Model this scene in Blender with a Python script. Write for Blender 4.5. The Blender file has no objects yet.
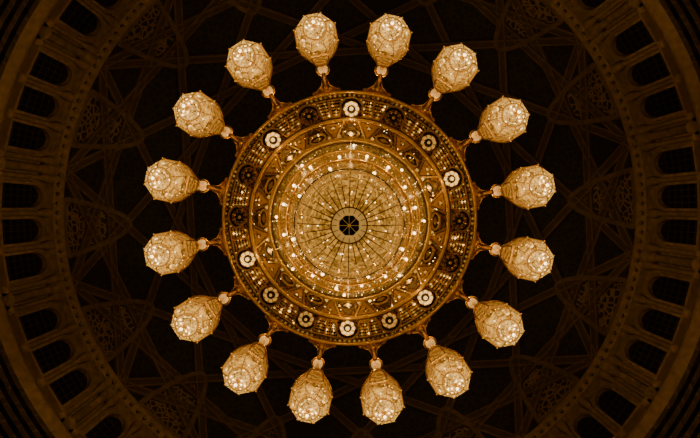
import bpy, math, random
from mathutils import Vector, Matrix
random.seed(4)
F=544.0; H=1.6
pi=math.pi
sc=bpy.context.scene

# ---------------------------------------------------------------- materials
def new_mat(name):
    m=bpy.data.materials.new(name); m.use_nodes=True
    nt=m.node_tree; b=nt.nodes['Principled BSDF']
    return m,nt,b
def setc(b,k,v):
    if k in b.inputs: b.inputs[k].default_value=v
def simple(name,col,metal=0.0,rough=0.5,em=None,es=0.0,noise=0.0,nscale=6.0,bump=0.0,sampling='NONE'):
    m,nt,b=new_mat(name)
    c=(*col,1)
    setc(b,'Base Color',c); setc(b,'Metallic',metal); setc(b,'Roughness',rough)
    if em: setc(b,'Emission Color',(*em,1)); setc(b,'Emission Strength',es)
    if noise>0 or bump>0:
        tc=nt.nodes.new('ShaderNodeTexCoord'); n=nt.nodes.new('ShaderNodeTexNoise')
        n.inputs['Scale'].default_value=nscale; n.inputs['Detail'].default_value=4
        nt.links.new(tc.outputs['Object'],n.inputs['Vector'])
        if noise>0:
            r=nt.nodes.new('ShaderNodeValToRGB')
            r.color_ramp.elements[0].position=.3; r.color_ramp.elements[1].position=.7
            r.color_ramp.elements[0].color=(*[x*(1-noise) for x in col],1)
            r.color_ramp.elements[1].color=(*[min(1,x*(1+noise*.5)) for x in col],1)
            nt.links.new(n.outputs['Fac'],r.inputs['Fac']); nt.links.new(r.outputs['Color'],b.inputs['Base Color'])
        if bump>0:
            bm=nt.nodes.new('ShaderNodeBump'); bm.inputs['Strength'].default_value=bump; bm.inputs['Distance'].default_value=.05
            nt.links.new(n.outputs['Fac'],bm.inputs['Height']); nt.links.new(bm.outputs['Normal'],b.inputs['Normal'])
    m.cycles.emission_sampling=sampling
    return m
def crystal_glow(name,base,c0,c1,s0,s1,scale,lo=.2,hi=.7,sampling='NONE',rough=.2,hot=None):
    """glowing cut crystal: cell-by-cell variation of the glow, occasional glint painted into the emission"""
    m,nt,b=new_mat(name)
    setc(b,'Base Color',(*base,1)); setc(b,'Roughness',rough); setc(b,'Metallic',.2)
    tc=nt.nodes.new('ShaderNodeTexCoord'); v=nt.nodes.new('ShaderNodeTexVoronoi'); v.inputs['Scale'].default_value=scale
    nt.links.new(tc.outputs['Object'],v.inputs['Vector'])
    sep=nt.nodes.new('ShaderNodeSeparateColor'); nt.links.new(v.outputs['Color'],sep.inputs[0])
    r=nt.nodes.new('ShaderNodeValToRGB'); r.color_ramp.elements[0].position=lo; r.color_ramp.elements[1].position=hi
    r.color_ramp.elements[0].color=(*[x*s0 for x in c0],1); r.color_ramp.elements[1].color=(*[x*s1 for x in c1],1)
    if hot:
        e=r.color_ramp.elements.new(min(.999,hi+.03)); e.color=(hot,hot*.62,hot*.20,1)  # sparkle painted as a hotter emission cell
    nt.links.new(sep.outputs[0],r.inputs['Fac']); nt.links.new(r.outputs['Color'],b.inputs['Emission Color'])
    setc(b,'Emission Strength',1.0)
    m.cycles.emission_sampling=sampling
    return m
def lattice(name,line,field,scale,w=.06,rough=.6,metal=0.0):
    m,nt,b=new_mat(name); setc(b,'Roughness',rough); setc(b,'Metallic',metal)
    tc=nt.nodes.new('ShaderNodeTexCoord'); v=nt.nodes.new('ShaderNodeTexVoronoi'); v.feature='DISTANCE_TO_EDGE'; v.inputs['Scale'].default_value=scale
    nt.links.new(tc.outputs['Object'],v.inputs['Vector'])
    r=nt.nodes.new('ShaderNodeValToRGB'); r.color_ramp.elements[0].position=w; r.color_ramp.elements[1].position=w*2
    r.color_ramp.elements[0].color=(*line,1); r.color_ramp.elements[1].color=(*field,1)
    nt.links.new(v.outputs['Distance'],r.inputs['Fac']); nt.links.new(r.outputs['Color'],b.inputs['Base Color'])
    return m

GOLD=simple('gold',(.66,.37,.07),.50,.28,noise=.4,nscale=5,bump=.35)
GOLDB=simple('gold_bright',(.92,.56,.14),.40,.26,noise=.25,nscale=8)
GOLDG=simple('gold_painted_glow',(.80,.46,.10),.45,.36,(1,.46,.07),.24)  # gold given its own emission in place of received light
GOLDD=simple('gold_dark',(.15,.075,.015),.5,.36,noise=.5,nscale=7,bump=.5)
BRONZE=simple('bronze_dark',(.028,.014,.004),.5,.42,noise=.4)
BLACK=simple('black_enamel',(.003,.002,.0015),.1,.4)
FILI=lattice('gold_filigree',(.62,.34,.07),(.045,.021,.004),9,.06,.35,.3)
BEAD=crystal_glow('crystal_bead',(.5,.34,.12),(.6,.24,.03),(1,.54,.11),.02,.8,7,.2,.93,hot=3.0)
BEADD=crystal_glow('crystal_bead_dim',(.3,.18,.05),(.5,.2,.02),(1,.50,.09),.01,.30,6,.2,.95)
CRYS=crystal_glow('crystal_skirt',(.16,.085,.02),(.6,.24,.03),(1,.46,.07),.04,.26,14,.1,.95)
PLATE=crystal_glow('amber_plate',(.16,.085,.02),(.9,.36,.04),(1,.46,.07),.26,.78,16,.1,.9)  # panels emit by themselves, standing in for light on the bowl
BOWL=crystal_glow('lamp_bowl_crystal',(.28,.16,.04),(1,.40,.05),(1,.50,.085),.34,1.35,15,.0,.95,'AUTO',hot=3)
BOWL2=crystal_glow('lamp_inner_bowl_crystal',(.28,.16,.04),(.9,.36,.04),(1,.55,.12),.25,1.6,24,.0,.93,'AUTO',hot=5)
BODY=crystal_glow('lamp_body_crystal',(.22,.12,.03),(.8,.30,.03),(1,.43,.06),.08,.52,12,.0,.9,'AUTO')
SPARK=simple('bulb_and_painted_glint',(1,.85,.6),0,.2,(1,.70,.30),7.0)  # real bulbs, and crystal glints painted as emission
CREAM=simple('cream_glass',(.6,.4,.15),0,.25,(1,.52,.11),.42)
CREAMB=simple('cream_glass_ball',(.7,.45,.16),0,.25,(1,.55,.14),.65)
CREAML=simple('cream_glass_lit',(.7,.5,.2),0,.25,(1,.60,.17),1.25)
CUPM=simple('cup_glass_unlit',(.35,.2,.07),.3,.3,(1,.5,.12),.10)

DOME=lattice('dome_mosaic',(.022,.015,.008),(.006,.004,.003),2.2,.05,.8)
RIB=simple('carved_cornice_stucco',(.19,.117,.047),0,.75,noise=.35,nscale=3,bump=.3)
RIBV=simple('carved_rib_stucco',(.125,.077,.032),0,.75,noise=.35,nscale=3,bump=.3)
RIBD=simple('rib_groove',(.062,.038,.016),0,.8)
MED=lattice('pierced_medallion',(.19,.115,.046),(.016,.010,.006),2.4,.07,.75)
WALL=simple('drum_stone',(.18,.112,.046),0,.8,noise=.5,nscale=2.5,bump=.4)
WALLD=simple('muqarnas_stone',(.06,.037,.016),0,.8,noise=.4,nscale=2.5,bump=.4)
WGL=simple('dark_window_glass',(.008,.006,.005),0,.25)
WGR=simple('window_grille',(.02,.013,.007),0,.7)
FLOORM=lattice('prayer_carpet',(.10,.05,.03),(.05,.03,.02),1.2,.05,.95)

# ---------------------------------------------------------------- mesh builder
def pos(rpx,deg,z):
    R=rpx*z/F; a=math.radians(deg)
    return (-R*math.sin(a),R*math.cos(a),z+H)
def posR(R,deg,z):
    a=math.radians(deg)
    return (-R*math.sin(a),R*math.cos(a),z+H)
class MB:
    def __init__(s,mats): s.v=[];s.f=[];s.m=[];s.sm=[];s.mats=mats
    def idx(s,m):
        if m not in s.mats: s.mats.append(m)
        return s.mats.index(m)
    def add(s,vs,fs,mat,smooth=False):
        o=len(s.v); s.v+=[tuple(v) for v in vs]; mi=s.idx(mat)
        for f in fs: s.f.append(tuple(i+o for i in f)); s.m.append(mi); s.sm.append(smooth)
    def revolve(s,prof,n,mat,phase=0,center=(0,0),smooth=True,mod=None):
        vs=[];fs=[]
        for j,(R,z) in enumerate(prof):
            for i in range(n):
                a=2*pi*i/n+phase; r=R*(mod(a,j) if mod else 1)
                vs.append((center[0]+r*math.cos(a),center[1]+r*math.sin(a),z))
        for j in range(len(prof)-1):
            for i in range(n):
                k=(i+1)%n; fs.append((j*n+i,j*n+k,(j+1)*n+k,(j+1)*n+i))
        s.add(vs,fs,mat,smooth)
    def ring(s,R,z,r,mat,n=96,k=8,sq=1.0):
        prof=[(R+r*math.cos(2*pi*j/k),z+r*sq*math.sin(2*pi*j/k)) for j in range(k+1)]
        s.revolve(prof,n,mat)
    def octa(s,c,r,mat,h=None):
        h=h or r; x,y,z=c
        vs=[(x+r,y,z),(x,y+r,z),(x-r,y,z),(x,y-r,z),(x,y,z+h),(x,y,z-h)]
        s.add(vs,[(0,1,4),(1,2,4),(2,3,4),(3,0,4),(1,0,5),(2,1,5),(3,2,5),(0,3,5)],mat)
    def ball(s,c,r,mat,n=12,k=7,sz=1.0):
        prof=[(max(1e-4,r*math.sin(pi*j/k)),c[2]-r*sz*math.cos(pi*j/k)) for j in range(k+1)]
        s.revolve(prof,n,mat,center=(c[0],c[1]))
    def sweep(s,pts,w,h,mat,nrm=None,closed=False,smooth=False):
        n=len(pts); P=[Vector(p) for p in pts]; vs=[];fs=[]
        for i in range(n):
            if closed: t=P[(i+1)%n]-P[i-1]
            else: t=P[min(i+1,n-1)]-P[max(i-1,0)]
            t.normalize(); N=Vector(nrm(P[i])).normalized()
            S=t.cross(N).normalized(); ww=w(i/(n-1)) if callable(w) else w
            for a,b in ((-.5,0),(.5,0),(.5,1),(-.5,1)):
                vs.append(P[i]+S*(a*ww)+N*(b*h))
        m=n if closed else n-1
        for i in range(m):
            k=(i+1)%n
            for q in range(4):
                q2=(q+1)%4; fs.append((i*4+q,i*4+q2,k*4+q2,k*4+q))
        if not closed: fs+= [(0,1,2,3),((n-1)*4+3,(n-1)*4+2,(n-1)*4+1,(n-1)*4)]
        s.add(vs,fs,mat,smooth)
    def tube(s,pts,r,mat,k=8):
        P=[Vector(p) for p in pts]; n=len(P); vs=[];fs=[]
        for i in range(n):
            t=(P[min(i+1,n-1)]-P[max(i-1,0)]).normalized()
            up=Vector((0,0,1)) if abs(t.z)<.9 else Vector((1,0,0))
            a=t.cross(up).normalized(); b=t.cross(a)
            rr=r(i/(n-1)) if callable(r) else r
            for q in range(k):
                an=2*pi*q/k; vs.append(P[i]+a*rr*math.cos(an)+b*rr*math.sin(an))
        for i in range(n-1):
            for q in range(k):
                q2=(q+1)%k; fs.append((i*k+q,i*k+q2,(i+1)*k+q2,(i+1)*k+q))
        fs.append(tuple(range(k))); fs.append(tuple((n-1)*k+q for q in reversed(range(k))))
        s.add(vs,fs,mat,True)
    def plate(s,outline,th,mat):
        n=len(outline); c=Vector((0,0,0))
        for p in outline: c+=Vector(p)
        c/=n
        vs=[Vector(p) for p in outline]+[Vector(p)-Vector((0,0,th)) for p in outline]+[c,c-Vector((0,0,th))]
        fs=[]
        for i in range(n):
            k=(i+1)%n; fs+=[(i,k,n+k,n+i),(2*n,k,i),(2*n+1,n+i,n+k)]
        s.add(vs,fs,mat)
    def obj(s,name,parent=None):
        me=bpy.data.meshes.new(name); me.from_pydata(s.v,[],s.f)
        for m in s.mats: me.materials.append(m)
        me.polygons.foreach_set('material_index',s.m); me.polygons.foreach_set('use_smooth',s.sm)
        me.update()
        o=bpy.data.objects.new(name,me); sc.collection.objects.link(o)
        if parent: o.parent=parent
        return o
LC=(1,.59,.19)
def light(name,p,e,r,parent):
    l=bpy.data.lights.new(name,'POINT'); l.energy=e; l.color=LC; l.shadow_soft_size=r
    o=bpy.data.objects.new(name,l); o.location=p; o.parent=parent; sc.collection.objects.link(o)

# ================================================================ CHANDELIER
ch=bpy.data.objects.new('chandelier',None); sc.collection.objects.link(ch)
ROT=1.0
def Rz(px,z): return px*z/F
dn=lambda p:(0,0,-1)

# ---- central lower bowl
b=MB([])
z0=9.7
def octpts(r,z,ph=22.5,n=8): return [pos(r,ph+360/n*i,z) for i in range(n)]
b.plate(octpts(11.6,z0),.05,BLACK)
for i in range(8):
    a=45*i
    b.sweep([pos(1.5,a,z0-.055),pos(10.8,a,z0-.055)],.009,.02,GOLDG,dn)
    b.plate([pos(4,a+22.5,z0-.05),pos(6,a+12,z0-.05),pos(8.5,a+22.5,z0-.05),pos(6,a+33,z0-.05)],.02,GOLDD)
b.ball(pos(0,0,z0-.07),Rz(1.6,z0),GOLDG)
b.sweep(octpts(11.3,z0),.025,.08,CREAM,dn,closed=True)
b.revolve([(Rz(10.2,z0),z0+H-.008),(Rz(17,z0),z0+H-.02),(Rz(18.2,z0),z0+H+.05)],64,CREAM)
b.ring(Rz(18,z0),z0+H,.014,GOLD)
for i in range(16):
    b.sweep([pos(12.3,22.5*i,z0-.01),pos(17.2,22.5*i,z0-.02)],.012,.02,GOLD,dn)
def pz(r): 
    t=(r-18)/(52-18); return z0+.05+.75*t*t
prof=[(Rz(r,pz(r)),pz(r)+H) for r in (18,24,30,36,42,47,52)]
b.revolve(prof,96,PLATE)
for i in range(32):
    a=ROT+11.25*i
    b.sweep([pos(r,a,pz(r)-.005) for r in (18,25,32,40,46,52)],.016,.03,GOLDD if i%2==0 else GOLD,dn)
for r,rr in ((27,.008),(37,.010),(46.5,.014)):
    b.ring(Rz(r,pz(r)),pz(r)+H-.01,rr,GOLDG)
for i in range(96):
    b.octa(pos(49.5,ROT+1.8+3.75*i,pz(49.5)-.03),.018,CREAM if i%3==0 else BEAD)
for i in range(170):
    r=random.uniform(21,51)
    b.octa(pos(r,random.uniform(0,360),pz(r)-.02),.015,SPARK if i%5==0 else BEAD)  # some beads emissive, as painted glints
zr=pz(52)
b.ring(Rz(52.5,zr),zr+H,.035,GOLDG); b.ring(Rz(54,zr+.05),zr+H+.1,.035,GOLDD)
for i in range(96): b.octa(pos(52.8,3.75*i,zr-.06),.018,CREAM)
b.obj('center_bowl',ch)

# ---- crystal skirt 54..79
b=MB([])
def kz(r): t=(r-54)/(79-54); return zr+.1+3.1*t**.9
prof=[(Rz(r,kz(r)),kz(r)+H) for r in (54,58,62,66,70,74,79)]
b.revolve(prof,128,CRYS)
rows=[55.5,58,60.5,63,65.5,68,70.5,73,75.5,78]
for j,r in enumerate(rows):
    n=88 if j<5 else 112
    z=kz(r)
    for i in range(n):
        jit=random.uniform(-.5,.5)
        m=BEAD if random.random()<.5 else BEADD
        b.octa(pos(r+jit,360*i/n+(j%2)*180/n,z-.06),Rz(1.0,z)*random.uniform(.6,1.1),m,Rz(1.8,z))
for r in (61.8,70,):
    b.ring(Rz(r,kz(r)),kz(r)+H-.06,.035,GOLD,n=128)
for i in range(16):
    a=ROT+22.5*i
    b.sweep([pos(r,a,kz(r)) for r in (54,62,70,79)],.03,.08,GOLD,dn)
b.ring(Rz(79.5,kz(79)),kz(79)+H,.06,GOLDB,n=128)
b.ring(Rz(77,kz(77)),kz(77)+H-.05,.03,GOLDD,n=128)
b.obj('crystal_skirt',ch)
# bulbs of skirt, plus emissive specks painting crystal glints
b=MB([])
for i in range(16):
    for (r,off) in ((66.5,11.25),(57.5,4),(74,2)):
        if r!=66.5 and i%2==(r>60): continue
        a=ROT+off+22.5*i+random.uniform(-3,3); r+=random.uniform(-2,2); z=kz(r)-.16
        p=pos(r,a,z)
        b.revolve([(.05,p[2]+.16),(.035,p[2]+.08),(.05,p[2]+.04)],10,GOLD,center=(p[0],p[1]))
        b.ball(p,.034,SPARK,10,6,1.2)
    a=ROT+11.25+22.5*i
    light('bulb_light_%d'%i,posR(2.0,a,11.4),24,.02,ch)
for i in range(220):
    r=random.uniform(55,99); z=(kz(r) if r<79 else 14.0+(r-80)*.055)-.12
    b.octa(pos(r,random.uniform(0,360),z),Rz(random.choice((.3,.4,.55)),z),SPARK)  # glint specks with no bulb behind them
b.obj('skirt_bulbs_and_glints',ch)

# ---- star / oval band 80..98
b=MB([])
def sz(r): return 14.1+(r-80)*.055
b.revolve([(Rz(80,sz(80)),sz(80)+H),(Rz(88,sz(88)),sz(88)+H),(Rz(98,sz(98)),sz(98)+H)],128,FILI)
def sp(r_,a_,o_): return pos(r_,a_,sz(r_)-o_)
for i in range(16):
    a=ROT+22.5*i
    def oval(a,rc,da,dr,n=20): 
        return [sp(rc+dr*math.cos(2*pi*k/n),a+da*math.sin(2*pi*k/n),.03) for k in range(n)]
    b.plate(oval(a,85.5,5.0,3.2),.03,BRONZE)
    b.sweep(oval(a,85.5,5.4,3.9),.05,.08,GOLDB,dn,closed=True)
    b.plate([sp(r_,a+d_,.07) for r_,d_ in ((87.6,0),(85.5,3.4),(83.4,0),(85.5,-3.4))],.03,GOLDB)
    a2=a+11.25
    b.plate([sp(r_,a2+d_,.03) for r_,d_ in ((82,0),(96,5.4),(96,-5.4))],.06,GOLDB)
    b.plate([sp(r_,a2+d_,.095) for r_,d_ in ((89,0),(94.0,2.0),(94.0,-2.0))],.015,GOLDD)
    b.octa(sp(92,a2,.13),.06,BEAD)
    b.plate([sp(r_,a+d_,.03) for r_,d_ in ((97,0),(90.6,4.4),(90.6,-4.4))],.04,GOLDD)
    b.sweep([sp(r_,a+d_,.05) for r_,d_ in ((97,0),(90.6,4.4),(90.6,-4.4))],.04,.04,GOLD,dn,closed=True)
    for sg in (-1,1):
        b.sweep([sp(81,a2+sg*.9,.03),sp(97,a2+sg*7.0,.03)],.045,.09,GOLDB,dn)
        b.octa(sp(83.5,a2+sg*3.6,.08),.06,BEAD)
b.ring(Rz(80.6,sz(80)),sz(80)+H-.02,.05,GOLDB,n=128)
b.ring(Rz(98,sz(98)),sz(98)+H-.03,.07,GOLDB,n=128); b.ring(Rz(100,sz(98)),sz(98)+H,.05,GOLDD,n=128)
b.obj('star_band',ch)

# ---- lamp band 98..126
b=MB([])
def dz(r): return 15.25+(r-98)*.03
b.revolve([(Rz(r,dz(r)),dz(r)+H) for r in (98,105,112,119,124)],144,FILI)
zR=dz(124)
b.revolve([(Rz(122.5,zR),zR+H),(Rz(123,zR),zR+H-.22),(Rz(125.0,zR),zR+H-.22),(Rz(125.6,zR),zR+H),(Rz(125,zR),zR+H+.5),(Rz(120,zR),zR+H+.6),(Rz(60,zR),zR+H+.9)],144,GOLD)
b.ring(Rz(124.0,zR),zR+H-.24,.05,GOLDB,n=144)
b.ring(Rz(121.6,zR),zR+H-.05,.05,GOLDD,n=144)
for i in range(160): b.octa(pos(122.9,2.25*i,zR-.30),.05,BEADD,.09)
for i in range(16):
    a=ROT+22.5*i; am=a+11.25
    fr=[pos(r_,am+d_,dz(r_)-.02) for r_,d_ in ((102.5,4.6),(102.5,-4.6),(110,-6.2),(119.5,-7.2),(119.5,7.2),(110,6.2))]
    b.plate(fr,.015,BRONZE)
    b.sweep(fr,.045,.09,GOLDB,dn,closed=True)
    for r_ in (104.5,107.5,110.5,113.5,116.8):
        w=5.0+(r_-101)*.085; n=8 if r_<109 else 10
        for q in range(n):
            b.octa(pos(r_,am-w+1+(2*w-2)*q/(n-1),dz(r_)-.09),.042,GOLDB if (q+i)%3 else BEAD,.06)
    b.sweep([pos(102.5,am,dz(101)-.03),pos(119.5,am,dz(119)-.03)],.045,.09,GOLD,dn)
    arch=[pos(109.5+11.0*math.cos(t),a+5.8*math.sin(t)*(1 if math.cos(t)>0 else .85),dz(109)-.02) for t in [2*pi*k/24 for k in range(24)]]
    b.sweep(arch,.05,.08,GOLD,dn,closed=True)
    b.plate([pos(109.5+10.5*math.cos(t),a+5.3*math.sin(t),dz(109)-.015) for t in [2*pi*k/20 for k in range(20)]],.015,BRONZE)
    for sg in (-1,1):
        for q in range(4): b.octa(pos(120-q*.5,a+sg*(1+q*1.2),dz(118)-.06),.035,BEAD)
b.obj('lamp_band',ch)

# ---- small cup lamps
lit={0:2,1:0,2:1,3:2,4:0,5:0,6:2,7:1,8:2,9:1,10:1,11:2,12:0,13:0,14:2,15:0}
for i in range(16):
    a=ROT+22.5*i; r=109.5; z=dz(r)-.35; c=pos(r,a,z); s=Rz(1,z)*.93
    b=MB([]); st=lit[i]
    shade=CREAML if st==2 else (CREAM if st==1 else CUPM)
    lobes=lambda an,j: 1+.14*abs(math.cos(4*an))
    b.revolve([(7.3*s,c[2]),(7.9*s,c[2]+.05),(6*s,c[2]+.25),(3*s,c[2]+.36)],48,GOLD,center=c[:2],mod=lobes)
    b.revolve([(7.3*s,c[2]),(6.7*s,c[2]-.05),(4.7*s,c[2]-.03),(4.2*s,c[2]+.05)],48,shade if st else GOLDD,center=c[:2],mod=lobes)
    b.revolve([(4.5*s,c[2]+.05),(4.2*s,c[2]-.02),(2.9*s,c[2]+.0),(.001,c[2]+.06)],32,BRONZE,center=c[:2])
    b.ball((c[0],c[1],c[2]-.05),2.3*s if st==2 else 1.7*s,shade,12,7)
    for q in range(8):
        an=pi/4*q+pi/8
        b.sweep([(c[0]+rr*s*math.cos(an),c[1]+rr*s*math.sin(an),c[2]-.05+zz_) for rr,zz_ in ((4.6,.02),(6.7,0),(7.6,.05))],.02,.03,GOLD,dn)
        b.octa((c[0]+7.7*s*math.cos(an),c[1]+7.7*s*math.sin(an),c[2]-.02),.035,GOLD)
    b.obj('cup_lamp_%d'%(i+1),ch)
    if st==2: light('cup_light_%d'%(i+1),(c[0],c[1],c[2]-.5),7,.02,ch)

# ---- big lantern lamps (16), shared mesh
RL=4.80; ZL=14.0
b=MB([])
ph=pi/8
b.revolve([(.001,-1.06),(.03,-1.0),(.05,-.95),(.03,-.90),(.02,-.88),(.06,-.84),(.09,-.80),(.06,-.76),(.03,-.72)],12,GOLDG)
b.ball((0,0,-1.0),.04,SPARK,10,6)
for q in range(10):
    an=2*pi*q/10; b.octa((.115*math.cos(an),.115*math.sin(an),-.80),.028,SPARK if q%5==0 else BOWL2,.06)  # finial sparkle also put in as emissive crystals
for q in range(14):
    an=2*pi*q/14; b.octa((.20*math.cos(an),.20*math.sin(an),-.70),.025,SPARK if q%7==0 else BODY,.06)
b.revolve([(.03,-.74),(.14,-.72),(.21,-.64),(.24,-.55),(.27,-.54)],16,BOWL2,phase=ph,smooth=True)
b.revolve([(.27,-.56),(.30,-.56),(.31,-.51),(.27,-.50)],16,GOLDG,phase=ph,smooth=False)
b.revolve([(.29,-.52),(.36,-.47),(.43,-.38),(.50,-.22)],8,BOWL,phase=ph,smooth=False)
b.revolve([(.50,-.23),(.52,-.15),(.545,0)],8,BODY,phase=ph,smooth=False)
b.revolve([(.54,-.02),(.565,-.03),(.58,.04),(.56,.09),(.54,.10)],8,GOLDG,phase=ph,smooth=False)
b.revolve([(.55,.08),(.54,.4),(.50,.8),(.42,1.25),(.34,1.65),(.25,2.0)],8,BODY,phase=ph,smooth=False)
b.revolve([(.25,1.98),(.28,2.0),(.28,2.08),(.2,2.12),(.12,2.3),(.08,2.5),(.11,2.6),(.06,2.7),(.05,3.30)],16,GOLD)
for R_,z_ in ((.49,.8),(.35,1.6)):
    b.revolve([(R_,z_-.03),(R_+.035,z_),(R_,z_+.04)],8,GOLD,phase=ph,smooth=False)
for q in range(8):
    an=ph+pi/4*q; C,S=math.cos(an),math.sin(an)
    b.sweep([(C*r,S*r,z) for r,z in ((.29,-.52),(.36,-.47),(.43,-.38),(.50,-.22),(.55,0))],.016,.015,GOLD,lambda p:(p.x,p.y,-.3))
    b.sweep([(C*r,S*r,z) for r,z in ((.56,.08),(.545,.4),(.505,.8),(.425,1.25),(.345,1.65),(.255,2.0))],.03,.03,GOLD,lambda p:(p.x,p.y,0))
    b.octa((C*.585,S*.585,0.0),.022,CREAM,.05)
    for f in (-.27,-.09,.09,.27):
        an2=an+pi/8+f; C2,S2=math.cos(an2),math.sin(an2)
        for k in range(6):
            t=k/5; r=(.30+.22*t)*math.cos(pi/8)/math.cos(f); z=-.545+.42*t**1.5
            b.octa((C2*r,S2*r,z-.01),.016,BOWL2 if k%2 else BODY,.03)
lampmesh=b
first=None
for i in range(16):
    a=ROT+11.25+22.5*i
    p=posR(RL,a,ZL)
    if first is None:
        o=lampmesh.obj('lantern_1',ch); first=o
    else:
        o=bpy.data.objects.new('lantern_%d'%(i+1),first.data); sc.collection.objects.link(o); o.parent=ch
    o.location=p; o.rotation_euler=(0,0,math.radians(a))
    b=MB([])
    zb=RL*F/150
    bp=posR(RL,a,zb)
    b.ball(bp,.16,CREAMB,16,9,.9)
    b.revolve([(.165,bp[2]-.02),(.225,bp[2]),(.18,bp[2]+.04)],20,GOLDB,center=bp[:2])
    b.revolve([(.20,bp[2]+.06),(.10,bp[2]+.2),(.12,bp[2]+.3),(.02,bp[2]+.45)],14,GOLD,center=bp[:2])
    pts=[]
    for k in range(9):
        t=k/8; R=RL-.15-(RL-.15-Rz(125,zR))*t; z=zb-(zb-zR-.1)*(t*t*(3-2*t))
        pts.append(posR(R,a,z))
    b.tube(pts,lambda t:.07+.05*t,GOLD)
    def brk(sg):
        out=[]
        for t in [k/8 for k in range(9)]:
            R=RL-.42-(RL-.42-Rz(125.0,zR))*t
            w=.08+.34*t**2.2
            z=zb-.15-(zb-.15-zR)*(t*t*(3-2*t))
            A=a+sg*math.degrees(w/R); out.append(posR(R,A,z))
        return out
    L=brk(-1); Rr=brk(1)
    vs=L+Rr+[(p[0],p[1],p[2]-.12) for p in L]+[(p[0],p[1],p[2]-.12) for p in Rr]
    fs=[]
    for k in range(8):
        fs+=[(k,k+1,9+k+1,9+k),(18+k,27+k,27+k+1,18+k+1),(k,18+k,18+k+1,k+1),(9+k,9+k+1,27+k+1,27+k)]
    b.add(vs,fs,GOLD)
    b.sweep([(p[0],p[1],p[2]-.12) for p in L],.045,.06,GOLDB,dn); b.sweep([(p[0],p[1],p[2]-.12) for p in Rr],.045,.06,GOLDB,dn)
    for sg in (-1,1):
        q=posR(Rz(127.5,zR),a+sg*5.4,zR-.12); b.ball(q,.07,GOLD,10,6)
    b.ball(posR(Rz(130,zR),a,zR-.2),.07,GOLDB,10,6)
    b.obj('arm_%d'%(i+1),ch)

# ---- upper structure & suspension
b=MB([])
for (R,z,n) in ((3.0,18.2,16),(2.2,20.2,16),(1.3,22.2,8)):
    b.ring(R,z+H,.10,GOLD); b.revolve([(R-.1,z+H),(R,z+H-.25),(R+.1,z+H)],64,FILI)
    for i in range(n):
        a=360/n*i; p=posR(R+.15,a,z+.15)
        b.revolve([(.03,p[2]-.1),(.09,p[2]),(.10,p[2]+.2),(.03,p[2]+.35)],8,CREAM,center=p[:2])
for i in range(16):
    a=22.5*i
    b.tube([posR(3.45,a,16.2),posR(3.0,a,18.2),posR(2.2,a,20.2),posR(1.3,a,22.2),posR(.3,a,24.5)],.05,GOLD,6)
b.revolve([(.25,16.5+H),(.35,19+H),(.22,22+H),(.3,24.5+H),(.08,25+H),(.08,43.95+H)],20,GOLD)
b.obj('upper_tiers',ch)
for i in range(6):
    light('dome_fill_light_%d'%i,posR(2.6,60*i+11,19.2),780,.15,ch)  # hidden lamps added to brighten the dome, not fixtures of the tiers

# ================================================================ ROOM
RD=18.2; ZD=34.0; HD=10.0
def dome_pt(rpx,deg):
    k=rpx/F
    A=(k/RD)**2+1/HD**2; B=-2*ZD/HD**2; C=ZD**2/HD**2-1
    D=max(0,B*B-4*A*C); z=(-B+math.sqrt(D))/(2*A)
    return posR(k*z,deg,z)
b=MB([])
prof=[(max(.001,RD*math.cos(t)),ZD+HD*math.sin(t)+H) for t in [pi/2*k/24 for k in range(25)]]
b.revolve(prof,128,DOME); b.obj('ceiling')
WROT=87.0
rmax=RD*F/ZD
cN=Vector((0,0,30+H))
inn=lambda p: cN-p
def chord(a1,a2,r,n=28):
    P=Vector((r*math.sin(math.radians(a1)),r*math.cos(math.radians(a1)))); Q=Vector((r*math.sin(math.radians(a2)),r*math.cos(math.radians(a2))))
    out=[]
    for k in range(n+1):
        v=P.lerp(Q,k/n); out.append(dome_pt(v.length,math.degrees(math.atan2(v.x,v.y))))
    return out
b=MB([])
for i in range(16):
    a=WROT+11.25+22.5*i
    for sp_,w in ((5,.62),(3,.62)):
        pts=chord(a,a+22.5*sp_,rmax-1)
        b.sweep(pts,w,.22,RIBD,inn)
        for sg in (-1,1):
            e=[]
            for k,p in enumerate(pts):
                p=Vector(p); q=Vector(pts[min(k+1,len(pts)-1)]); o_=Vector(pts[max(k-1,0)])
                S=(q-o_).normalized().cross(inn(p).normalized()).normalized()
                e.append(p+S*sg*w*.38+inn(p).normalized()*.1)
            b.sweep(e,w*.2,.20,RIBV,inn)
b.obj('trim_1')   # star rib vault
b=MB([])
for i in range(16):
    a=WROT+22.5*i
    ol=[]
    for k in range(25):
        t=-1+2*k/24
        x=29*math.copysign(1,t)*(abs(t)**.9 if abs(t)<1 else 1)
        y=288-66*(1-abs(t)**1.6)
        ol.append((y,x))
    pts=[dome_pt(r,a+math.degrees(x/r)) for r,x in ol]
    base=[dome_pt(289,a+math.degrees(x/289)) for x in (29,14,0,-14,-29)]
    full=[Vector(p)+inn(Vector(p)).normalized()*.08 for p in pts+base]
    cc=Vector(dome_pt(262,a)); c=cc+inn(cc).normalized()*.08
    n=len(full); b.add(full+[c],[(k,(k+1)%n,n) for k in range(n)],MED)
    b.sweep(full,.32,.25,RIBV,inn,closed=True)
    for rr in (6,12):
        cir=[dome_pt(264+rr*math.cos(t),a+math.degrees(rr*math.sin(t)/264)) for t in [2*pi*k/16 for k in range(16)]]
        b.sweep([Vector(p)+inn(Vector(p)).normalized()*.12 for p in cir],.11,.1,RIB,inn,closed=True)
b.obj('trim_2')
b=MB([])
b.revolve([(RD,ZD+H),(RD,26.6+H)],144,WALL,smooth=True)
b.obj('wall_drum')
b=MB([])
b.revolve([(RD,ZD+.1+H),(RD-.35,ZD+H),(RD-.45,ZD-.25+H),(RD-.15,ZD-.5+H),(RD,ZD-.6+H)],144,RIB)
b.revolve([(RD,27.4+H),(RD-.25,27.3+H),(RD-.3,27.0+H),(RD,26.6+H)],144,RIB)
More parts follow.
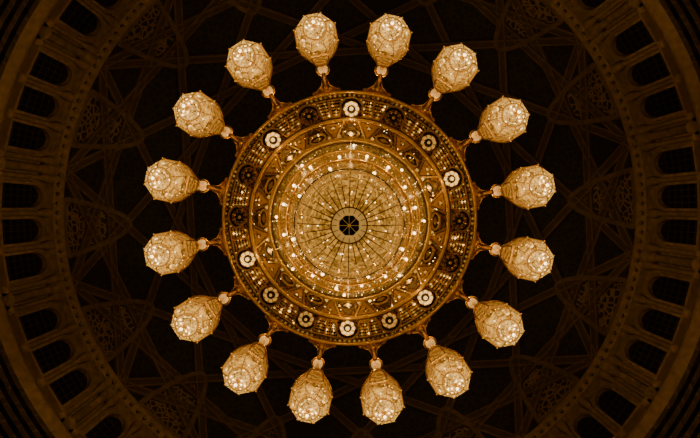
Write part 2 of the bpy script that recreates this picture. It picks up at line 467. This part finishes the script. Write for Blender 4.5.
for i in range(192): b.octa(posR(RD-.3,360/192*i,ZD-.55),.16,WALL,.2)
b.obj('trim_3')
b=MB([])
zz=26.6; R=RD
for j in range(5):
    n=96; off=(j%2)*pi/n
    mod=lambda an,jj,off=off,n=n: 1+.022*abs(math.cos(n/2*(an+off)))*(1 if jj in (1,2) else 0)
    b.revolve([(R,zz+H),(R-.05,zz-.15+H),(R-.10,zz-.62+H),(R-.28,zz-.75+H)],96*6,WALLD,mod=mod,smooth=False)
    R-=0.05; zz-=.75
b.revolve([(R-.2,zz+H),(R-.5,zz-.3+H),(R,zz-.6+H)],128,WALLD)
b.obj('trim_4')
b=MB([]); b.revolve([(RD+.1,zz+H),(RD+.1,0)],96,WALLD); b.obj('wall_hall')
b=MB([]); b.revolve([(RD+.2,0),(9,0),(.001,0)],96,FLOORM); b.obj('floor')

# windows
def arch_outline(w,h,n=8):
    hw=w/2; spring=h-w*.75; o=[(-hw,0),(-hw,spring)]
    for k in range(1,n): 
        t=k/n; o.append((-hw*math.cos(t*pi/2)*(1-.15*t),spring+w*.75*math.sin(t*pi/2)**1.1))
    o.append((0,h))
    for k in range(n-1,0,-1):
        t=k/n; o.append((hw*math.cos(t*pi/2)*(1-.15*t),spring+w*.75*math.sin(t*pi/2)**1.1))
    o+=[(hw,spring),(hw,0)]
    return o
b=MB([])
ol=arch_outline(1.45,3.9)
back=[(x,-.03,z) for x,z in ol]; n=len(back)
b.add(back+[(0,-.03,1.6)],[(k,(k+1)%n,n) for k in range(n)],WGL)
up=lambda p:(0,-1,0)
b.sweep([(x,-.01,z) for x,z in ol],.16,.30,WALL,up,closed=True)
ol2=arch_outline(1.85,4.3)
b.sweep([(x,-.01,z-.15) for x,z in ol2],.12,.16,RIB,up,closed=True)
for x in (-.34,0,.34): b.sweep([(x,-.03,0),(x,-.03,3.1 if x else 3.7)],.04,.05,WGR,up)
for z in (.6,1.2,1.8,2.4,3.0): b.sweep([(-.66,-.03,z),(.66,-.03,z)],.04,.05,WGR,up)
b.sweep([(-1.0,0,-.15),(1.0,0,-.15)],.2,.4,RIB,up)
wm=None; k=0
for i in range(16):
    for d in (-6.1,0,6.1):
        a=WROT+22.5*i+d; k+=1
        if wm is None: o=b.obj('window_1'); wm=o.data
        else: o=bpy.data.objects.new('window_%d'%k,wm); sc.collection.objects.link(o)
        p=posR(RD-.01,a,27.9); o.location=p
        o.rotation_euler=(0,0,math.radians(a))
b=MB([])
for i in range(16):
    for d in (-9.6,-3.05,3.05,9.6,11.25):
        a=WROT+22.5*i+d
        R=RD-.22; r=.16 if d!=11.25 else .26
        p=posR(R,a,28)
        zb=27.4+H
        b.revolve([(.001,zb),(r*1.7,zb),(r*1.7,zb+.25),(r,zb+.4),(r*.9,zb+3.9),(r*1.2,zb+4.2),(r*1.9,zb+4.8),(r*1.9,zb+5.1)],10,RIB if d!=11.25 else WALL,center=p[:2])
b.obj('trim_5')

# ================================================================ camera / world
cam=bpy.data.cameras.new('camera'); cam.lens=28; cam.sensor_width=36; cam.clip_end=200
co=bpy.data.objects.new('camera',cam); sc.collection.objects.link(co)
t=math.atan(11/F); ct,st=math.cos(t),math.sin(t)
M=Matrix(((-1,0,0,-.015),(0,ct,st,0.31),(0,st,-ct,H),(0,0,0,1)))
co.matrix_world=M
sc.camera=co
w=bpy.data.worlds.new('world'); sc.world=w; w.use_nodes=True
w.node_tree.nodes['Background'].inputs[0].default_value=(.01,.006,.003,1); w.node_tree.nodes['Background'].inputs[1].default_value=.2
